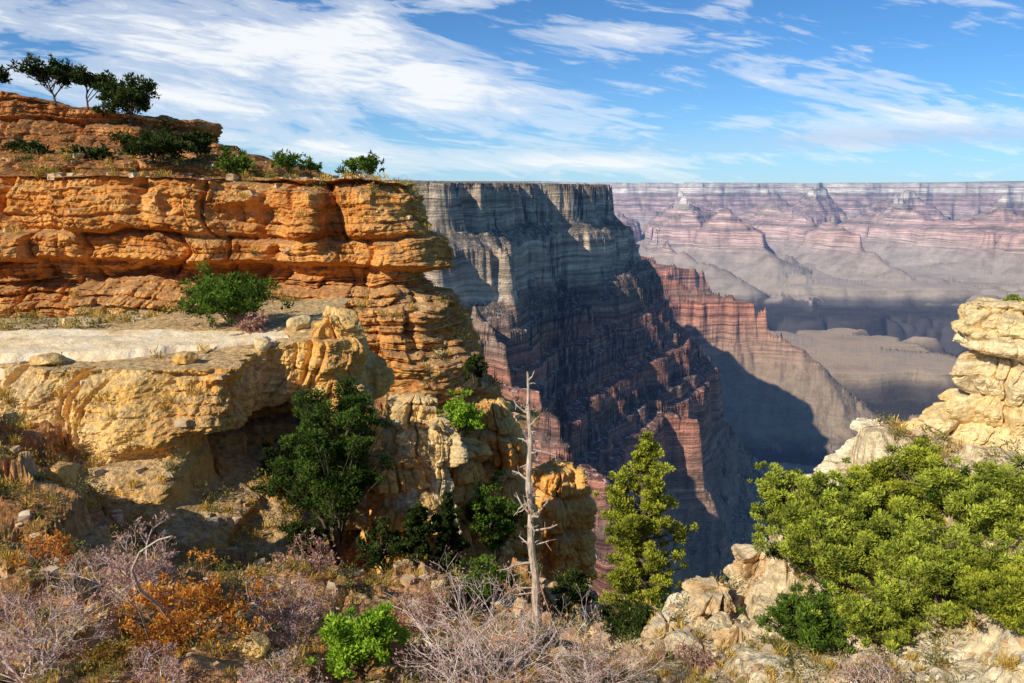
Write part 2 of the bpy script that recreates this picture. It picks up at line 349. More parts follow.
# ---------------------------------------------------------------- curtains (cliff faces with caps)
def resample(pts,nu,it=2):
    p=np.array(pts,float)
    for _ in range(it):
        q=[p[0]]
        for a,b in zip(p[:-1],p[1:]): q+= [a*.75+b*.25,a*.25+b*.75]
        q.append(p[-1]);p=np.array(q)
    s=np.concatenate([[0],np.cumsum(np.hypot(*(np.diff(p[:,:2],axis=0).T)))])
    u=np.linspace(0,s[-1],nu)
    return u,np.stack([np.interp(u,s,p[:,k]) for k in range(p.shape[1])],1)
def curtain(name,pts,prof,cap,nu,nv,ncap,mat,A=1.0,sc=1.0,seed=0,capslope=0.0,capn=.4,alc=(),ledge=.8,butt=0,bw=3.5,vs=1.0):
    u,p=resample(pts,nu)
    T=np.gradient(p[:,:2],axis=0);T/=np.linalg.norm(T,axis=1)[:,None]
    ker=np.ones(31)/31
    N=np.stack([T[:,1],-T[:,0]],1)
    Np=np.pad(N,((15,15),(0,0)),mode='edge');N=np.stack([np.convolve(Np[:,k],ker,'valid') for k in (0,1)],1);N/=np.linalg.norm(N,axis=1)[:,None]
    t=np.linspace(0,1,nv)[:,None]
    z=p[None,:,2]+(p[None,:,3]-p[None,:,2])*t
    off=np.interp(t,prof[0],prof[1])*p[None,:,4]+0*z
    Px=p[None,:,0]+N[None,:,0]*off;Py=p[None,:,1]+N[None,:,1]*off
    uu=u[None,:]+0*z
    zw=(z+1.6*fbm(Px*.05,Py*.05,z*.02,3)+.02*uu)/sc
    us=(uu+3.0*fbm(Px*.12,Py*.12,z*.14,3))/sc
    thin=sm(np.clip(vn2(zw/4.5,zw*0+seed*.37,3)*1.6+.4+.9*fbm(Px*.05/sc,Py*.05/sc,z*.15/sc,3),0,1))
    zn=(zw+1.1*vn2(zw/3.1,0*zw,8))/vs
    d=A*(2.4*blocky(us/6.5,zn/5.5,.10,seed,.35,.35)+(.5+.5*thin)*1.2*blocky(us/2.4,zn/1.9,.15,seed+9,.35,.4)+(.25+.75*thin)*(.36*blocky(us/.9,zw/.6/vs,.3,seed+21)
         +ledge*.65*blocky(us/7,zw/.7,.2,seed+6,.1,.5)+ledge*1.2*blocky(us/9,zw/1.7,.12,seed+5,.1,.5)))
    if butt:
        d+=butt*(1-2.2*np.abs(vn2(uu/bw+.35*fbm(Px*.3,Py*.3,z*.12,3),z*.06,17)))*np.clip(.35+t*1.4,0,1)
    d+=A*1.9*fbm(Px*.09/sc,Py*.09/sc,z*.05/sc,3)+A*.7*fbm(Px*.5/sc,Py*.5/sc,z*.6/sc,5,.62)
    for (xc,w,t0,t1,dep) in alc:
        d-=dep*np.exp(-((Px-xc)/w)**4)*ss(t+.02*vn2(uu/2,0*uu,5),t0,t0+.04)*(1-ss(t,t1,t1+.12))
    d=d*np.clip((1-t)/.12,.25,1)
    dx=Px+N[None,:,0]*d;dy=Py+N[None,:,1]*d
    zf=z+.25*A*fbm(Px*.5,Py*.5,z*.5,3)
    face=np.stack([dx,dy,zf],-1)
    o=(np.linspace(1,0,ncap)**1.6)[:-1,None]*cap*p[None,:,5]
    d0=d[0][None,:]*np.exp(-o/2)
    cx=p[None,:,0]-N[None,:,0]*(o-d0);cy=p[None,:,1]-N[None,:,1]*(o-d0)
    cz=p[None,:,2]+capslope*o+capn*fbm(cx*.15,cy*.15,0,4)*np.clip(o/1.5,0,1)+(zf[0]-z[0])[None,:]+.35*capn*blocky(cx/1.7,cy/1.3,.3,3)*np.clip(o/1,0,1)
    capv=np.stack([cx,cy,cz],-1)
    Vv=np.concatenate([capv,face],0)
    ob=build(name,Vv,gridq(Vv.shape[0],nu)[:,::-1],mat)
    return ob
def cp_(px,D,pt,pb,Db=None,s=1,c=1):
    a=W(px,pt,D);b=W(px,pb,Db or D);return (a[0],a[1],a[2],b[2],s,c)
pts=[cp_(-220,78,175,400),cp_(-60,77,175,400),cp_(60,77,177,400,c=.8),cp_(150,77.5,178,400,c=.5),cp_(240,79,179,402,c=.28),cp_(275,77,180,405,c=.25),cp_(320,76,180,405,c=.25),cp_(345,77,179,405,c=.25),cp_(390,77,182,410,c=.25,s=1.15),cp_(418,80,185,415,c=.2,s=1.35),cp_(418,92,185,415,c=.15),cp_(406,112,186,400,c=.15),cp_(375,140,187,380,c=.2)]
o=curtain('orange_cliff',pts,([0,.04,.045,.1,.2,.34,.37,.42,.47,.54,.62,.64,.72,.85,.92,1],[-.8,-.7,.0,.2,.7,1.6,-.4,0,1.6,3.2,3.8,4.6,4.9,5.0,6.2,10]),45,1050,420,60,M_cliff,A=1.0,seed=3,capslope=.008,capn=.7,ledge=.85,
  alc=((W(310,200,76)[0],1.5,.0,.22,-2.6),(-31,14,.36,.42,2.0),(W(250,200,78)[0],3,.1,.3,1.6)))
tag(o,kind='structure')
pts=[cp_(-200,92,75,178,80),cp_(-40,94,84,178,80),cp_(30,95,97,178,80),cp_(75,95,110,178,80),cp_(130,96,115,178,80),cp_(175,97,118,178,80),cp_(203,99,124,178,80,c=.5),cp_(210,108,126,178,85,c=.4),cp_(190,135,126,178,95,c=.5)]
o=curtain('upper_cliff',pts,([0,.1,.36,.38,.5,.52,.55,.68,.7,.74,1],[0,.2,1.0,2.6,3.6,4.0,6.6,8.4,9.0,11.5,16]),20,650,260,40,M_mound,A=1.0,seed=31,capn=.9,ledge=1.2)
tag(o,kind='structure')
ZL=-6.3
def lp(px,D,zb,dz=0,s=1): 
    a=W(px,300,D); return (a[0],D,ZL+dz,zb,s,1)
pts=[lp(-300,27,-9.5),lp(-100,26.6,-9.6),lp(0,26.9,-10),lp(50,26.4,-11.2),lp(90,26.8,-11.6),lp(130,26.2,-12,0,1.1),lp(185,26.0,-12.6,.1,1.1),lp(222,26.6,-12.8,0,.95),lp(250,28.8,-13,0,.6),lp(280,30.0,-13,.2,.5),lp(315,29.8,-13,.45,.55),lp(345,30.6,-13.5,.2,.5),lp(358,34,-13.5,-.2,.4),lp(345,40,-13,-.6,.4),lp(290,46,-13,-.8,.4)]
xa=W(262,430,29)[0]
o=curtain('rock_ledge',pts,([0,.1,.35,.6,.8,1],[0,.2,.8,1.7,2.8,4.8]),11,1200,380,60,M_ledge,A=.5,sc=.5,seed=77,capn=.22,alc=((xa,1.3,.34,.62,2.2),),ledge=.3,butt=.5,bw=2.4,vs=2.0)
tag(o,kind='structure')
print('curtains',time.time()-T0)
# ---------------------------------------------------------------- near ground
ctl=[(0,0,-1.7),(-6,0,-5),(-14,0,-9),(12,0,-1.6),(0,4,-3.9),(-7,5,-7),(-14,6,-9.5),(12,4,-3.2)]
for q in ((512,700,9),(100,700,8.5),(-150,740,8.5),(300,700,8.8),(900,700,8.2),(1200,650,8),(700,700,9.5),
  (0,640,11.5),(120,650,11),(250,645,11.5),(400,650,12.2),(520,660,12.8),(610,655,15),
  (-150,580,14),(0,560,15),(60,570,15),(150,595,14.5),(-150,460,19),(0,450,20),(60,478,20),(110,515,20),
  (200,560,20),(300,580,20),(400,600,20),(480,610,21),(540,620,22),(600,640,22),
  (0,420,24),(80,480,24),(150,520,24),(230,510,27),(300,510,30),(380,500,34),(300,545,25),(380,550,27),(450,570,29),(520,590,30),(560,600,31),
  (400,455,45),(440,445,55),(450,480,48),(500,510,46),(520,490,54),(380,400,66),(440,430,68),(300,400,60),
  (0,335,60),(150,335,60),(-200,335,60),(0,345,45),(150,350,45),
  (660,640,14),(700,603,15),(750,565,16),(800,525,17),(850,487,18),(920,450,18.5),(1000,445,17.5),(1100,430,17),
  (900,600,12),(1024,570,10.5),(1024,490,14.5),(800,620,13),(720,665,11.5),(820,670,10),(940,660,9.6),(640,650,18)):
    ctl.append(W(*q))
for px,D,z in ((600,30,-21),(600,38,-40),(700,22,-17),(700,30,-34),(780,25,-20),(850,27,-22),(850,34,-40),(1000,26,-20),(1000,34,-40),(1200,26,-18),(1200,36,-40),
  (540,40,-27),(560,50,-45),(560,75,-60),(500,75,-40),(700,50,-80),(900,50,-80),(1100,60,-80),(650,90,-120),(900,110,-150),(480,110,-80),(540,130,-140),(1100,130,-160),(650,160,-190),(900,160,-190),(430,160,-60),(300,150,-20),(-200,150,-10),(0,100,-10),(640,26,-16)):
    ctl.append((W(px,300,D)[0],D,z))
ctl=np.array(ctl)
def kern(r): return np.sqrt(r*r+1.0)
n_=len(ctl);R=np.hypot(ctl[:,0][:,None]-ctl[:,0],ctl[:,1][:,None]-ctl[:,1])
A_=np.zeros((n_+3,n_+3));A_[:n_,:n_]=kern(R);A_[:n_,n_]=1;A_[:n_,n_+1:]=ctl[:,:2];A_[n_,:n_]=1;A_[n_+1:,:n_]=ctl[:,:2].T
wgt=np.linalg.solve(A_,np.concatenate([ctl[:,2],[0,0,0]]))
def gz(x,y):
    z=wgt[n_]+wgt[n_+1]*x+wgt[n_+2]*y
    for i in range(n_): z=z+wgt[i]*kern(np.hypot(x-ctl[i,0],y-ctl[i,1]))
    return z
th2=np.radians(np.linspace(-62,62,820));r2=np.exp(np.linspace(math.log(1.2),math.log(175),540))
X=np.sin(th2)[None,:]*r2[:,None];Y=np.cos(th2)[None,:]*r2[:,None]
Z=gz(X,Y)
am=np.clip(r2/14,.35,2.2)[:,None]*(1+.7*np.clip((X-3)/2,0,1))
Z=Z+am*(.5*fbm(X*.35,Y*.35,Z*.1,5)+.4*blocky(X/2.1+.4*fbm(X*.5,Y*.5,0,3),Y/2.6+.4*fbm(X*.5+7,Y*.5,0,3),.35,40)+.2*blocky(X/.7+.3*fbm(X,Y,0,2),Y/.8,.35,50)+.08*fbm(X*2.5,Y*2.5,0,3))
zt=Z+.4*fbm(X*.2,Y*.2,0,3);stp=1.1;zq=(np.floor(zt/stp)+sm(np.clip((zt/stp-np.floor(zt/stp)-.35)/.3,0,1)))*stp
Z=Z+(zq-zt)*.55*np.clip((r2-12)/8,0,1)[:,None]
o=build('ground',np.stack([X,Y,Z],-1),gridq(len(r2),len(th2)),M_ground)
tag(o,kind='structure')
print('ground',time.time()-T0)
u,p=resample([(-36,29.9,0,0),(-24,29.7,0,0),(-17,29.9,0,0),(-12,30.6,0,0),(-9.6,31.8,0,0)],260)
T=np.gradient(p[:,:2],axis=0);T/=np.linalg.norm(T,axis=1)[:,None];N=np.stack([T[:,1],-T[:,0]],1)
tt=np.linspace(-1,1,60)[:,None]
hw=3.4*(1-np.clip((u/u[-1]-.6)/.4,0,1)**1.5*.65)+.75*fbm(u*.6,0,0,6,.65)
x=p[None,:,0]+N[None,:,0]*tt*hw;y=p[None,:,1]+N[None,:,1]*tt*hw
z=ZL+.34+.12*fbm(x*.6,y*.8,0,5)-.75*np.clip(np.abs(tt)-.7,0,1)/.3+.02*(y-29)
o=build('trail',np.stack([x,y,z],-1),gridq(60,260),M_trail,smooth=True);tag(o,kind='structure')
# ---------------------------------------------------------------- free-standing rocks
def column(name,base,prof,mat,A=.25,sc=.4,seed=0,nu=180,nv=140,hb=.2):
    pr=np.array(prof,float);H=pr[-1,0]
    h=np.linspace(0,H,nv)
    rx,ry,ox,oy=[np.interp(h,pr[:,0],pr[:,k])[:,None] for k in (1,2,3,4)]
    th=np.linspace(0,2*math.pi,nu,endpoint=False)[None,:]
    rot=seed*.7
    sq=1/np.maximum(np.abs(np.cos(th+rot)),np.abs(np.sin(th+rot)))**.75
    ncap=26;q=np.cos(np.linspace(0,math.pi/2,ncap+1)[1:])[:,None]
    x=np.concatenate([rx*np.cos(th)*sq,rx[-1]*np.cos(th)*sq*q**.6]);y=np.concatenate([ry*np.sin(th)*sq,ry[-1]*np.sin(th)*sq*q**.6])
    OX=np.concatenate([ox+0*th,ox[-1]+0*q*th]);OY=np.concatenate([oy+0*th,oy[-1]+0*q*th])
    z=np.concatenate([h[:,None]+0*th,H+.10*(rx[-1]+ry[-1])*(1-q)**.7+0*th])
    fade=np.concatenate([np.ones((nv,1)),q])
    rm=(pr[:,1].mean()+pr[:,2].mean())/2
    X0=x+OX+base[0];Y0=y+OY+base[1];Z0=z+base[2]
    uu=(np.abs(th-math.pi)*rm+0*z+.25*fbm(X0,Y0,Z0,3))/sc;zz=(z+.25*fbm(X0*.5,Y0*.5,Z0*.3,3)+.15*X0)/sc
    zz=zz+.7*vn2(zz/2.2,0*zz,8)
    k4=.4/sc
    d=A*(3.2*blocky(uu/2.6,zz/3.6,.08,seed,.5,.3)+1.4*blocky(uu/1.3,zz/1.7,.12,seed+3,.45,.35)+.4*blocky(uu/.5,zz/.6,.25,seed+7)+hb*blocky(0*uu+.3,zz/1.9,.15,seed+11,0,.4)*1.5
        +.9*fbm(X0*.5*k4,Y0*.5*k4,Z0*.4*k4,3)+.8*fbm(X0*1.6*k4,Y0*1.6*k4,Z0*1.6*k4,5,.65))
    R_=np.hypot(x,y)+1e-6
    x=x+x/R_*d*fade+OX;y=y+y/R_*d*fade+OY;z=z+A*(1.8*blocky(X0/sc/2,Y0/sc/2,.15,seed)+.6*fbm(X0*1.1,Y0*1.1,Z0,4))*(1-fade*.8)
    Vv=np.stack([x,y,z],-1)
    return build(name,Vv,gridq(Vv.shape[0],nu,True),mat,loc=base)
def rockpx(name,px,ptop,pbot,D,wpx,mat,label,prof=None,seed=0,A=.25,sc=.4,depth=1.0,extra=1.5,cat='rock',hb=.2):
    a=W(px,pbot,D);b=W(px,ptop,D);H=b[2]-a[2];r=wpx/2/F*D*.93
    base=(a[0],a[1]+r*depth*.6,a[2]-extra)
    if prof is None: prof=[(0,1.25,0),(.3,1.08,0),(.6,1,0),(.85,.85,0),(1,.6,0)]
    pr=[(0,prof[0][1]*r*1.05,prof[0][1]*r*depth,prof[0][2]*r,0)]+[(extra+t*H,w*r,w*r*depth,ox*r,0) for t,w,ox in prof]
    o=column(name,base,pr,mat,A,sc,seed,hb=hb);return tag(o,label,cat)
rockpx('rock_pinnacle',414,402,500,26.5,50,M_pale,'cream blocky rock pinnacle standing left of the small leafy green shrub below the orange cliff',seed=2,A=.2,sc=.4,prof=[(0,1.25,0),(.4,1.05,0),(.75,.95,0),(1,.75,.1)])
rockpx('rock_pinnacle',441,424,500,26,34,M_pale,'short cream block leaning against the right side of the cream pinnacle',seed=6,A=.16,sc=.4)
rockpx('rock_outcrop',497,412,500,37,60,M_out,'orange rock buttress behind the top of the bare dead tree',seed=5,A=.3,sc=.5,depth=1.3,extra=3,prof=[(0,1.2,0),(.4,1.05,0),(.8,.95,-.1),(1,.7,-.2)])
rockpx('rock_outcrop',398,462,560,25.8,72,M_out,'orange rock shoulder beneath the cream pinnacle, right of the shaded pinyon',seed=15,A=.24,sc=.45,depth=1.1,extra=2)
rockpx('rock_outcrop',464,452,560,28,66,M_out,'orange rock step between the cream pinnacle and the dead trunk',seed=44,A=.24,sc=.45,extra=2)
rockpx('rock_outcrop',558,474,590,34,56,M_out,'squared orange rock block just right of the bare dead trunk, above the deep canyon',seed=8,A=.25,sc=.5,extra=3,prof=[(0,1.15,0),(.4,1.05,0),(.9,.98,0),(1,.92,0)])
rockpx('rock_outcrop',510,482,600,30,60,M_out,'orange-brown rock mass behind the dead tree trunk, left of the squared orange block',seed=18,A=.25,sc=.45,extra=2)
PT=[(0,1.15,-.1),(.2,.92,0),(.3,1.0,-.05),(.4,.78,.1),(.5,1.0,.0),(.62,.88,.05),(.72,.95,0),(.78,.84,.05),(.84,1.02,0),(1,.88,.1)]
rockpx('rock_tower',1002,308,455,17,74,M_pale,'tall golden rock tower with a capping block at the right edge',seed=12,A=.15,sc=.34,prof=PT,hb=.5)
rockpx('rock_outcrop',954,400,500,17.2,104,M_pale,'golden sloping rock shoulder at the foot of the right-hand tower',seed=21,A=.18,sc=.36,prof=[(0,1.25,0),(.4,1.0,.1),(.75,.7,.35),(1,.35,.6)],hb=.5)
rockpx('rock_outcrop',866,426,500,17.8,60,M_white,'low pale rock knob on the ridge left of the right-hand rock tower',seed=24,A=.17,sc=.34,prof=[(0,1.6,-.1),(.5,1.1,.1),(1,.45,.4)])
rockpx('rock_outcrop',752,556,650,15.2,58,M_white,'whitish jagged rock on the ridge above the sunlit slope, lower centre right',seed=27,A=.19,sc=.3,prof=[(0,1.7,-.3),(.5,1.1,-.1),(.8,.7,.2),(1,.35,.4)])
rockpx('rock_outcrop',700,594,690,14.2,60,M_white,'pale sloping rock at the lowest left end of the right-hand ridge',seed=29,A=.19,sc=.3,prof=[(0,1.7,-.3),(.4,1.2,0),(.8,.7,.4),(1,.35,.7)])
rockpx('rock_outcrop',668,630,700,13.4,50,M_white,'lowest pale rock fin beside the foot of the yellow-green conifer',seed=30,A=.17,sc=.3)
rockpx('rock_outcrop',740,640,700,12.3,70,M_white,'flat-topped pale rock step in front of the ridge, lower right of centre',seed=31,A=.18,sc=.3)
rockpx('rock_outcrop',802,540,600,15.8,50,M_white,'pale rock showing between the ridge rock and the leftmost juniper',seed=36,A=.17,sc=.3)
rockpx('rock_outcrop',334,316,430,30.2,50,M_ledge,'tan squared rock head at the outer end of the trail ledge',seed=33,A=.24,sc=.5)
def boulder(name,px,py,D,wpx,hpx,mat,label,seed,group=None):
    r_=np.random.default_rng(seed);N=r_.normal(size=(16,3));N/=np.linalg.norm(N,axis=1)[:,None];Hh=.72+.28*r_.random(16)
    nu,nv=80,50;th=np.linspace(0,2*math.pi,nu,endpoint=False)[None,:];ph=np.linspace(.02,math.pi-.02,nv)[:,None]
    d=np.stack([np.sin(ph)*np.cos(th),np.sin(ph)*np.sin(th),np.cos(ph)+0*th],-1)
    s=d@N.T;r=np.min(np.where(s>.05,Hh/np.maximum(s,.05),9),-1);r=np.minimum(r,1.15)
    r=r*(1+.06*fbm(d[...,0]*2+seed,d[...,1]*2,d[...,2]*2,4))
    w=wpx/2/F*D;h=hpx/2/F*D
    Vv=d*r[...,None]*np.array([w,w*.9,h])+np.array([0,0,h*.75])
    a=np.array(W(px,py,D))
    ok,l,_,_,_,_=bpy.context.scene.ray_cast(bpy.context.evaluated_depsgraph_get(),(a[0],a[1],a[2]+1.5),(0,0,-1),distance=5)
    if ok: a[2]=l[2]-h*.1
    o=build(name,Vv,gridq(nv,nu,True),mat,loc=a);o.rotation_euler=(0,0,seed*.7)
    return tag(o,label,'boulder',group)
bpy.context.view_layer.update()
boulder('boulder',300,324,32,26,18,M_pale,'pale boulder on the trail ledge between the green bush and the tan rock head',3)
boulder('boulder',186,352,27.2,24,14,M_ledge,'tan boulder on the ledge rim below the round juniper',5)
boulder('boulder',262,340,29.6,20,13,M_pale,'small cream boulder on the rim where the ledge bends above the hollow',7)
boulder('boulder',48,366,27,30,13,M_ledge,'flat tan boulder on the ledge rim near the left edge',9)
boulder('boulder',62,470,20,34,24,M_out,'tan boulder lying on the shaded slope under the left end of the ledge',11)
boulder('boulder',250,660,10.6,40,22,M_out,'brown boulder between the rust-leaved bush and the lime green shrub',13)
# ---------------------------------------------------------------- vegetation
bpy.context.view_layer.update()
dg=bpy.context.evaluated_depsgraph_get();SC=bpy.context.scene
def drop(x,y,zs=30):
    ok,loc,nor,_,ob,_=SC.ray_cast(dg,(x,y,zs),(0,0,-1),distance=300)
    return (loc,nor,ob) if ok else (None,None,None)
def leaves(acc,cen,rad,n,size,r_,up=.3,asp=.35,flat=.8):
    cen=np.asarray(cen,float);rad=np.asarray(rad,float)
    w=rad**2;k=r_.choice(len(cen),n,p=w/w.sum())
    d=r_.normal(size=(n,3));d/=np.linalg.norm(d,axis=1)[:,None]
    rr_=r_.random(n)**.45
    P=cen[k]+d*rad[k][:,None]*rr_[:,None]*np.array([1,1,flat])
    ax=d*.8+np.array([0,0,up])+r_.normal(size=(n,3))*.45;ax/=np.linalg.norm(ax,axis=1)[:,None]
    sd=np.cross(ax,r_.normal(size=(n,3)));sd/=np.linalg.norm(sd,axis=1)[:,None]+1e-9
    s=size*(.6+.8*r_.random(n))[:,None]
    V=np.stack([P-ax*s*.5,P+sd*s*asp*.5,P+ax*s*.5,P-sd*s*asp*.5],1).reshape(-1,3)
    Q=np.arange(n*4).reshape(n,4)
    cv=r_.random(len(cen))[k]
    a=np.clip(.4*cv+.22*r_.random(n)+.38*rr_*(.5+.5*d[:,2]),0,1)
    acc.add(V,Q,np.repeat(a,4))
def tree(name,label,cat,px,pbase,ptop,wpx,D=None,leaf=L_pine,shape='round',seed=1,dens=1.0,group=None,lean=0,snap=True,leafpx=4.2,clumps=1.0,bare=.18,crad=1.0,rag=.5):
    r_=np.random.default_rng(seed)
    a=W(px,pbase,D)
    H=W(px,ptop,D)[2]-a[2];R=wpx/2/F*D
    z0=a[2]
    if snap:
        l,_,_=drop(a[0],a[1],a[2]+3)
        if l is not None and abs(l[2]-a[2])<3: H=H+(a[2]-l[2]);z0=l[2]
    root=empty(name,(a[0],a[1],z0-.08));tag(root,label,cat,group)
    ta=Acc();ca=Acc()
    n=9;t=np.linspace(0,1,n);hz=H*(.93 if shape=='cone' else .72)
    wob=.012 if shape=='cone' else .02
    tp=np.stack([lean*R*t+np.cumsum(r_.normal(0,wob*H,n))*.5,np.cumsum(r_.normal(0,wob*H,n))*.5,t*hz],1);tp[0,:2]=0
    r0=max(.028*H,.014*R*2);ta.add(*tube(tp,r0*(1-.8*t),7))
    def tpt(q): return np.array([np.interp(q*hz,tp[:,2],tp[:,k]) for k in (0,1,2)])
    cen=[];rad=[]
    if shape=='cone':
        nb=int(46*clumps)
        for k in range(nb):
            q=bare+(1-bare)*(k/nb)**.9;az=k*2.4+r_.normal()*.4
            prof=min(1,(1-q)*2.0+.16)*(1-rag*.4+rag*.5*math.sin(q*14+seed+2.5*math.cos(az+seed)))
            L=R*prof*(1.05-rag+rag*1.1*r_.random());s=tpt(q)
            e=s+np.array([math.cos(az)*L,math.sin(az)*L,L*(.1+.7*q)])
            mid=(s+e)/2+np.array([0,0,-.06*L])
            ta.add(*tube([s,mid,e],[r0*.3*(1-q*.6),r0*.2*(1-q*.6),r0*.06],4))
            for f,rf in ((.4,.17),(.7,.2),(1,.16)):
                cen.append(s+(e-s)*f+r_.normal(0,.05*R,3));rad.append(R*rf*(.5+.9*r_.random())*(.5+.5*prof)*crad)
        cen.append(tpt(1)+[0,0,H*.03]);rad.append(R*.13)
        fl=.8
    else:
        nb=int(17*clumps);cz=H*(.5+bare*.5);sz=H*(.5-bare*.5)
        for k in range(nb):
            q=bare*.5+.8*r_.random();s=tpt(q)
            d=r_.normal(size=3);d[2]=abs(d[2])*.9-.35;d/=np.linalg.norm(d)
            e=np.array([lean*R*.7,0,cz])+d*np.array([R,R,sz])*(.5+.5*r_.random())
            mid=(s*.5+e*.5)+r_.normal(0,.08*R,3)
            ta.add(*tube([s,mid,e],[r0*.42,r0*.28,r0*.08],5))
            for f in (.62,.85,1.0):
                c=s+(e-s)*f;cen.append(c+r_.normal(0,.07*R,3));rad.append(R*(.13+.17*r_.random())*crad)
            for _ in range(2):
                cc=e+r_.normal(0,.24*R,3)*np.array([1,1,.7]);ta.add(*tube([mid,cc],[r0*.15,r0*.05],3));cen.append(cc);rad.append(R*(.09+.12*r_.random())*crad)
        fl=.75
    lm=leafpx/F*D
    nn=int(min(50000,max(500,abs(pbase-ptop)*wpx*1.5*dens*(4.2/leafpx)**1.2)))
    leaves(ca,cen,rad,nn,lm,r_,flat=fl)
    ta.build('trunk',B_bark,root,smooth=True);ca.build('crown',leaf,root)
    return root
def bush(name,label,cat,px,pbase,ptop,wpx,D=None,twig=B_twig,leaf=None,seed=1,nl=0,depth=4,leafpx=3.5,group=None,stems=18,snap=True,thick=.8):
    r_=np.random.default_rng(seed)
    a=W(px,pbase,D);H=W(px,ptop,D)[2]-a[2];R=wpx/2/F*D;z0=a[2]
    if snap:
        l,_,_=drop(a[0],a[1],a[2]+2)
        if l is not None and abs(l[2]-a[2])<2.5: H=H+(a[2]-l[2]);z0=l[2]
    root=empty(name,(a[0],a[1],z0-.05));tag(root,label,cat,group)
    ta=Acc();ends=[];rt=thick*max(.006*D*.11,.0035)
    def grow(p,d,L,rad,dep):
        pts=[p];q=p;dd=d
        for _ in range(3):
            dd=dd+r_.normal(0,.18,3)+np.array([0,0,.05]);dd/=np.linalg.norm(dd);q=q+dd*L/3;pts.append(q)
        ta.add(*tube(pts,np.linspace(rad,rad*.62,4),3,r_.random()))
        if dep==0: ends.append(q);return
        for k in range(2 if dep>2 else 3):
            b=pts[1+(k%3)] if k else pts[3]
            nd=dd+r_.normal(0,.55,3);nd/=np.linalg.norm(nd);nd=nd*np.array([1,1,.9])
            grow(b,nd,L*(.55+.3*r_.random()),rad*.66,dep-1)
    for s in range(stems):
        az=r_.random()*6.283;sp=r_.random()**.6
        d=np.array([math.cos(az)*sp*R*1.1,math.sin(az)*sp*R*1.1,H*(1-.35*sp)]);L=np.linalg.norm(d)*(.55+.5*r_.random())
        grow(np.array([math.cos(az)*.12*R,math.sin(az)*.12*R,0]),d/np.linalg.norm(d),L*.44,rt*2.4,depth)
    ta.build('stems',twig,root)
    if leaf and nl:
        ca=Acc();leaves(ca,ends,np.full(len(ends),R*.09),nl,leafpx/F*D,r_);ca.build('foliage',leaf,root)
    return root
t=tree
t('juniper_tree','small dark juniper cut by the left edge on the top of the upper cliff','tree',-2,90,64,24,94,L_dark,seed=41,snap=True)
t('juniper_tree','gnarled juniper leftmost of the three skyline trees above the upper cliff','tree',57,104,58,52,97,L_dark,seed=42,dens=.6,bare=.5,lean=-.3)
t('juniper_tree','open crowned juniper between two others on the skyline above the upper cliff','tree',86,106,66,44,98,L_dark,seed=43,dens=.55,bare=.5,lean=.2)
t('juniper_tree','widest darkest juniper, rightmost skyline tree above the upper cliff','tree',130,118,74,66,96,L_dark,seed=44,bare=.1)
t('juniper_tree','dark juniper shrub growing against the foot of the upper cliff','tree',155,178,128,70,84,L_dark,seed=45,bare=.0)
t('juniper_tree','dark rounded shrub at the right corner of the upper cliff','tree',198,168,128,30,88,L_dark,seed=46,bare=.0)
t('juniper_tree','low dark shrub on the talus under the upper cliff, near the left edge','tree',26,162,142,34,86,L_dark,seed=65,bare=.0)
t('juniper_tree','dark shrub on the talus between the left edge shrub and the cliff foot juniper','tree',92,166,146,38,85,L_dark,seed=66,bare=.0)
t('juniper_tree','small round juniper on the cliff top just right of the upper cliff','tree',231,180,146,36,84,L_pine,seed=47,bare=.0)
t('juniper_tree','left one of the adjoining pair of pale green junipers on the cliff top skyline','tree',288,180,150,34,83,L_pine,seed=48,dens=.5,bare=.25)
t('juniper_tree','right one of the adjoining pair of pale green junipers on the cliff top skyline','tree',311,181,157,26,84,L_pine,seed=49,dens=.5,bare=.25)
t('juniper_tree','lone compact dark green juniper near the outer end of the orange cliff top','tree',362,182,153,38,84,L_pine,seed=50,bare=.05)
t('juniper_tree','large round green juniper on the end of the trail ledge before the orange cliff','tree',232,330,268,90,33,L_pine,seed=51,dens=1.3,bare=.0,clumps=1.7,leafpx=3.8)
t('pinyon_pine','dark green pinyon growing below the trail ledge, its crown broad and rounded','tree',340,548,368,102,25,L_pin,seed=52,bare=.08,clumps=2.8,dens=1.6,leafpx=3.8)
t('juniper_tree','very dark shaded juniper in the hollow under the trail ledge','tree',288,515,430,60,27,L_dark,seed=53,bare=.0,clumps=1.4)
t('juniper_tree','bright green rounded shrub tree beside the cream rock pinnacle','tree',460,446,390,50,31,L_bright,seed=54,bare=.05,clumps=1.4,snap=False)
t('juniper_tree','green leafy tree at the foot of the orange buttress left of the dead trunk','tree',494,560,468,60,27,L_pine,seed=55,bare=.05,clumps=1.4)
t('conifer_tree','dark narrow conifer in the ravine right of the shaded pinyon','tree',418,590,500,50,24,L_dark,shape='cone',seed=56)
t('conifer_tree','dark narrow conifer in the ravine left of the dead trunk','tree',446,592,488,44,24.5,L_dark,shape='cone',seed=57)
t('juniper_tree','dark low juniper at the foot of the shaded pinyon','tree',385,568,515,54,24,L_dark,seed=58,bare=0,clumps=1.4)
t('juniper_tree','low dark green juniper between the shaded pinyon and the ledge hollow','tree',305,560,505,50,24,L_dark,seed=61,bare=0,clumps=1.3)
t('juniper_tree','green juniper at the ravine bottom directly left of the dead trunk base','tree',488,616,555,60,21,L_pine,seed=62,bare=0,clumps=1.3)
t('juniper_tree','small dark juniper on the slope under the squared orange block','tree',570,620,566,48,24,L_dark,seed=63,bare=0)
t('juniper_tree','small green bush on the cliff edge under the orange nose','tree',474,382,352,24,70,L_dark,seed=64,bare=0,snap=False)
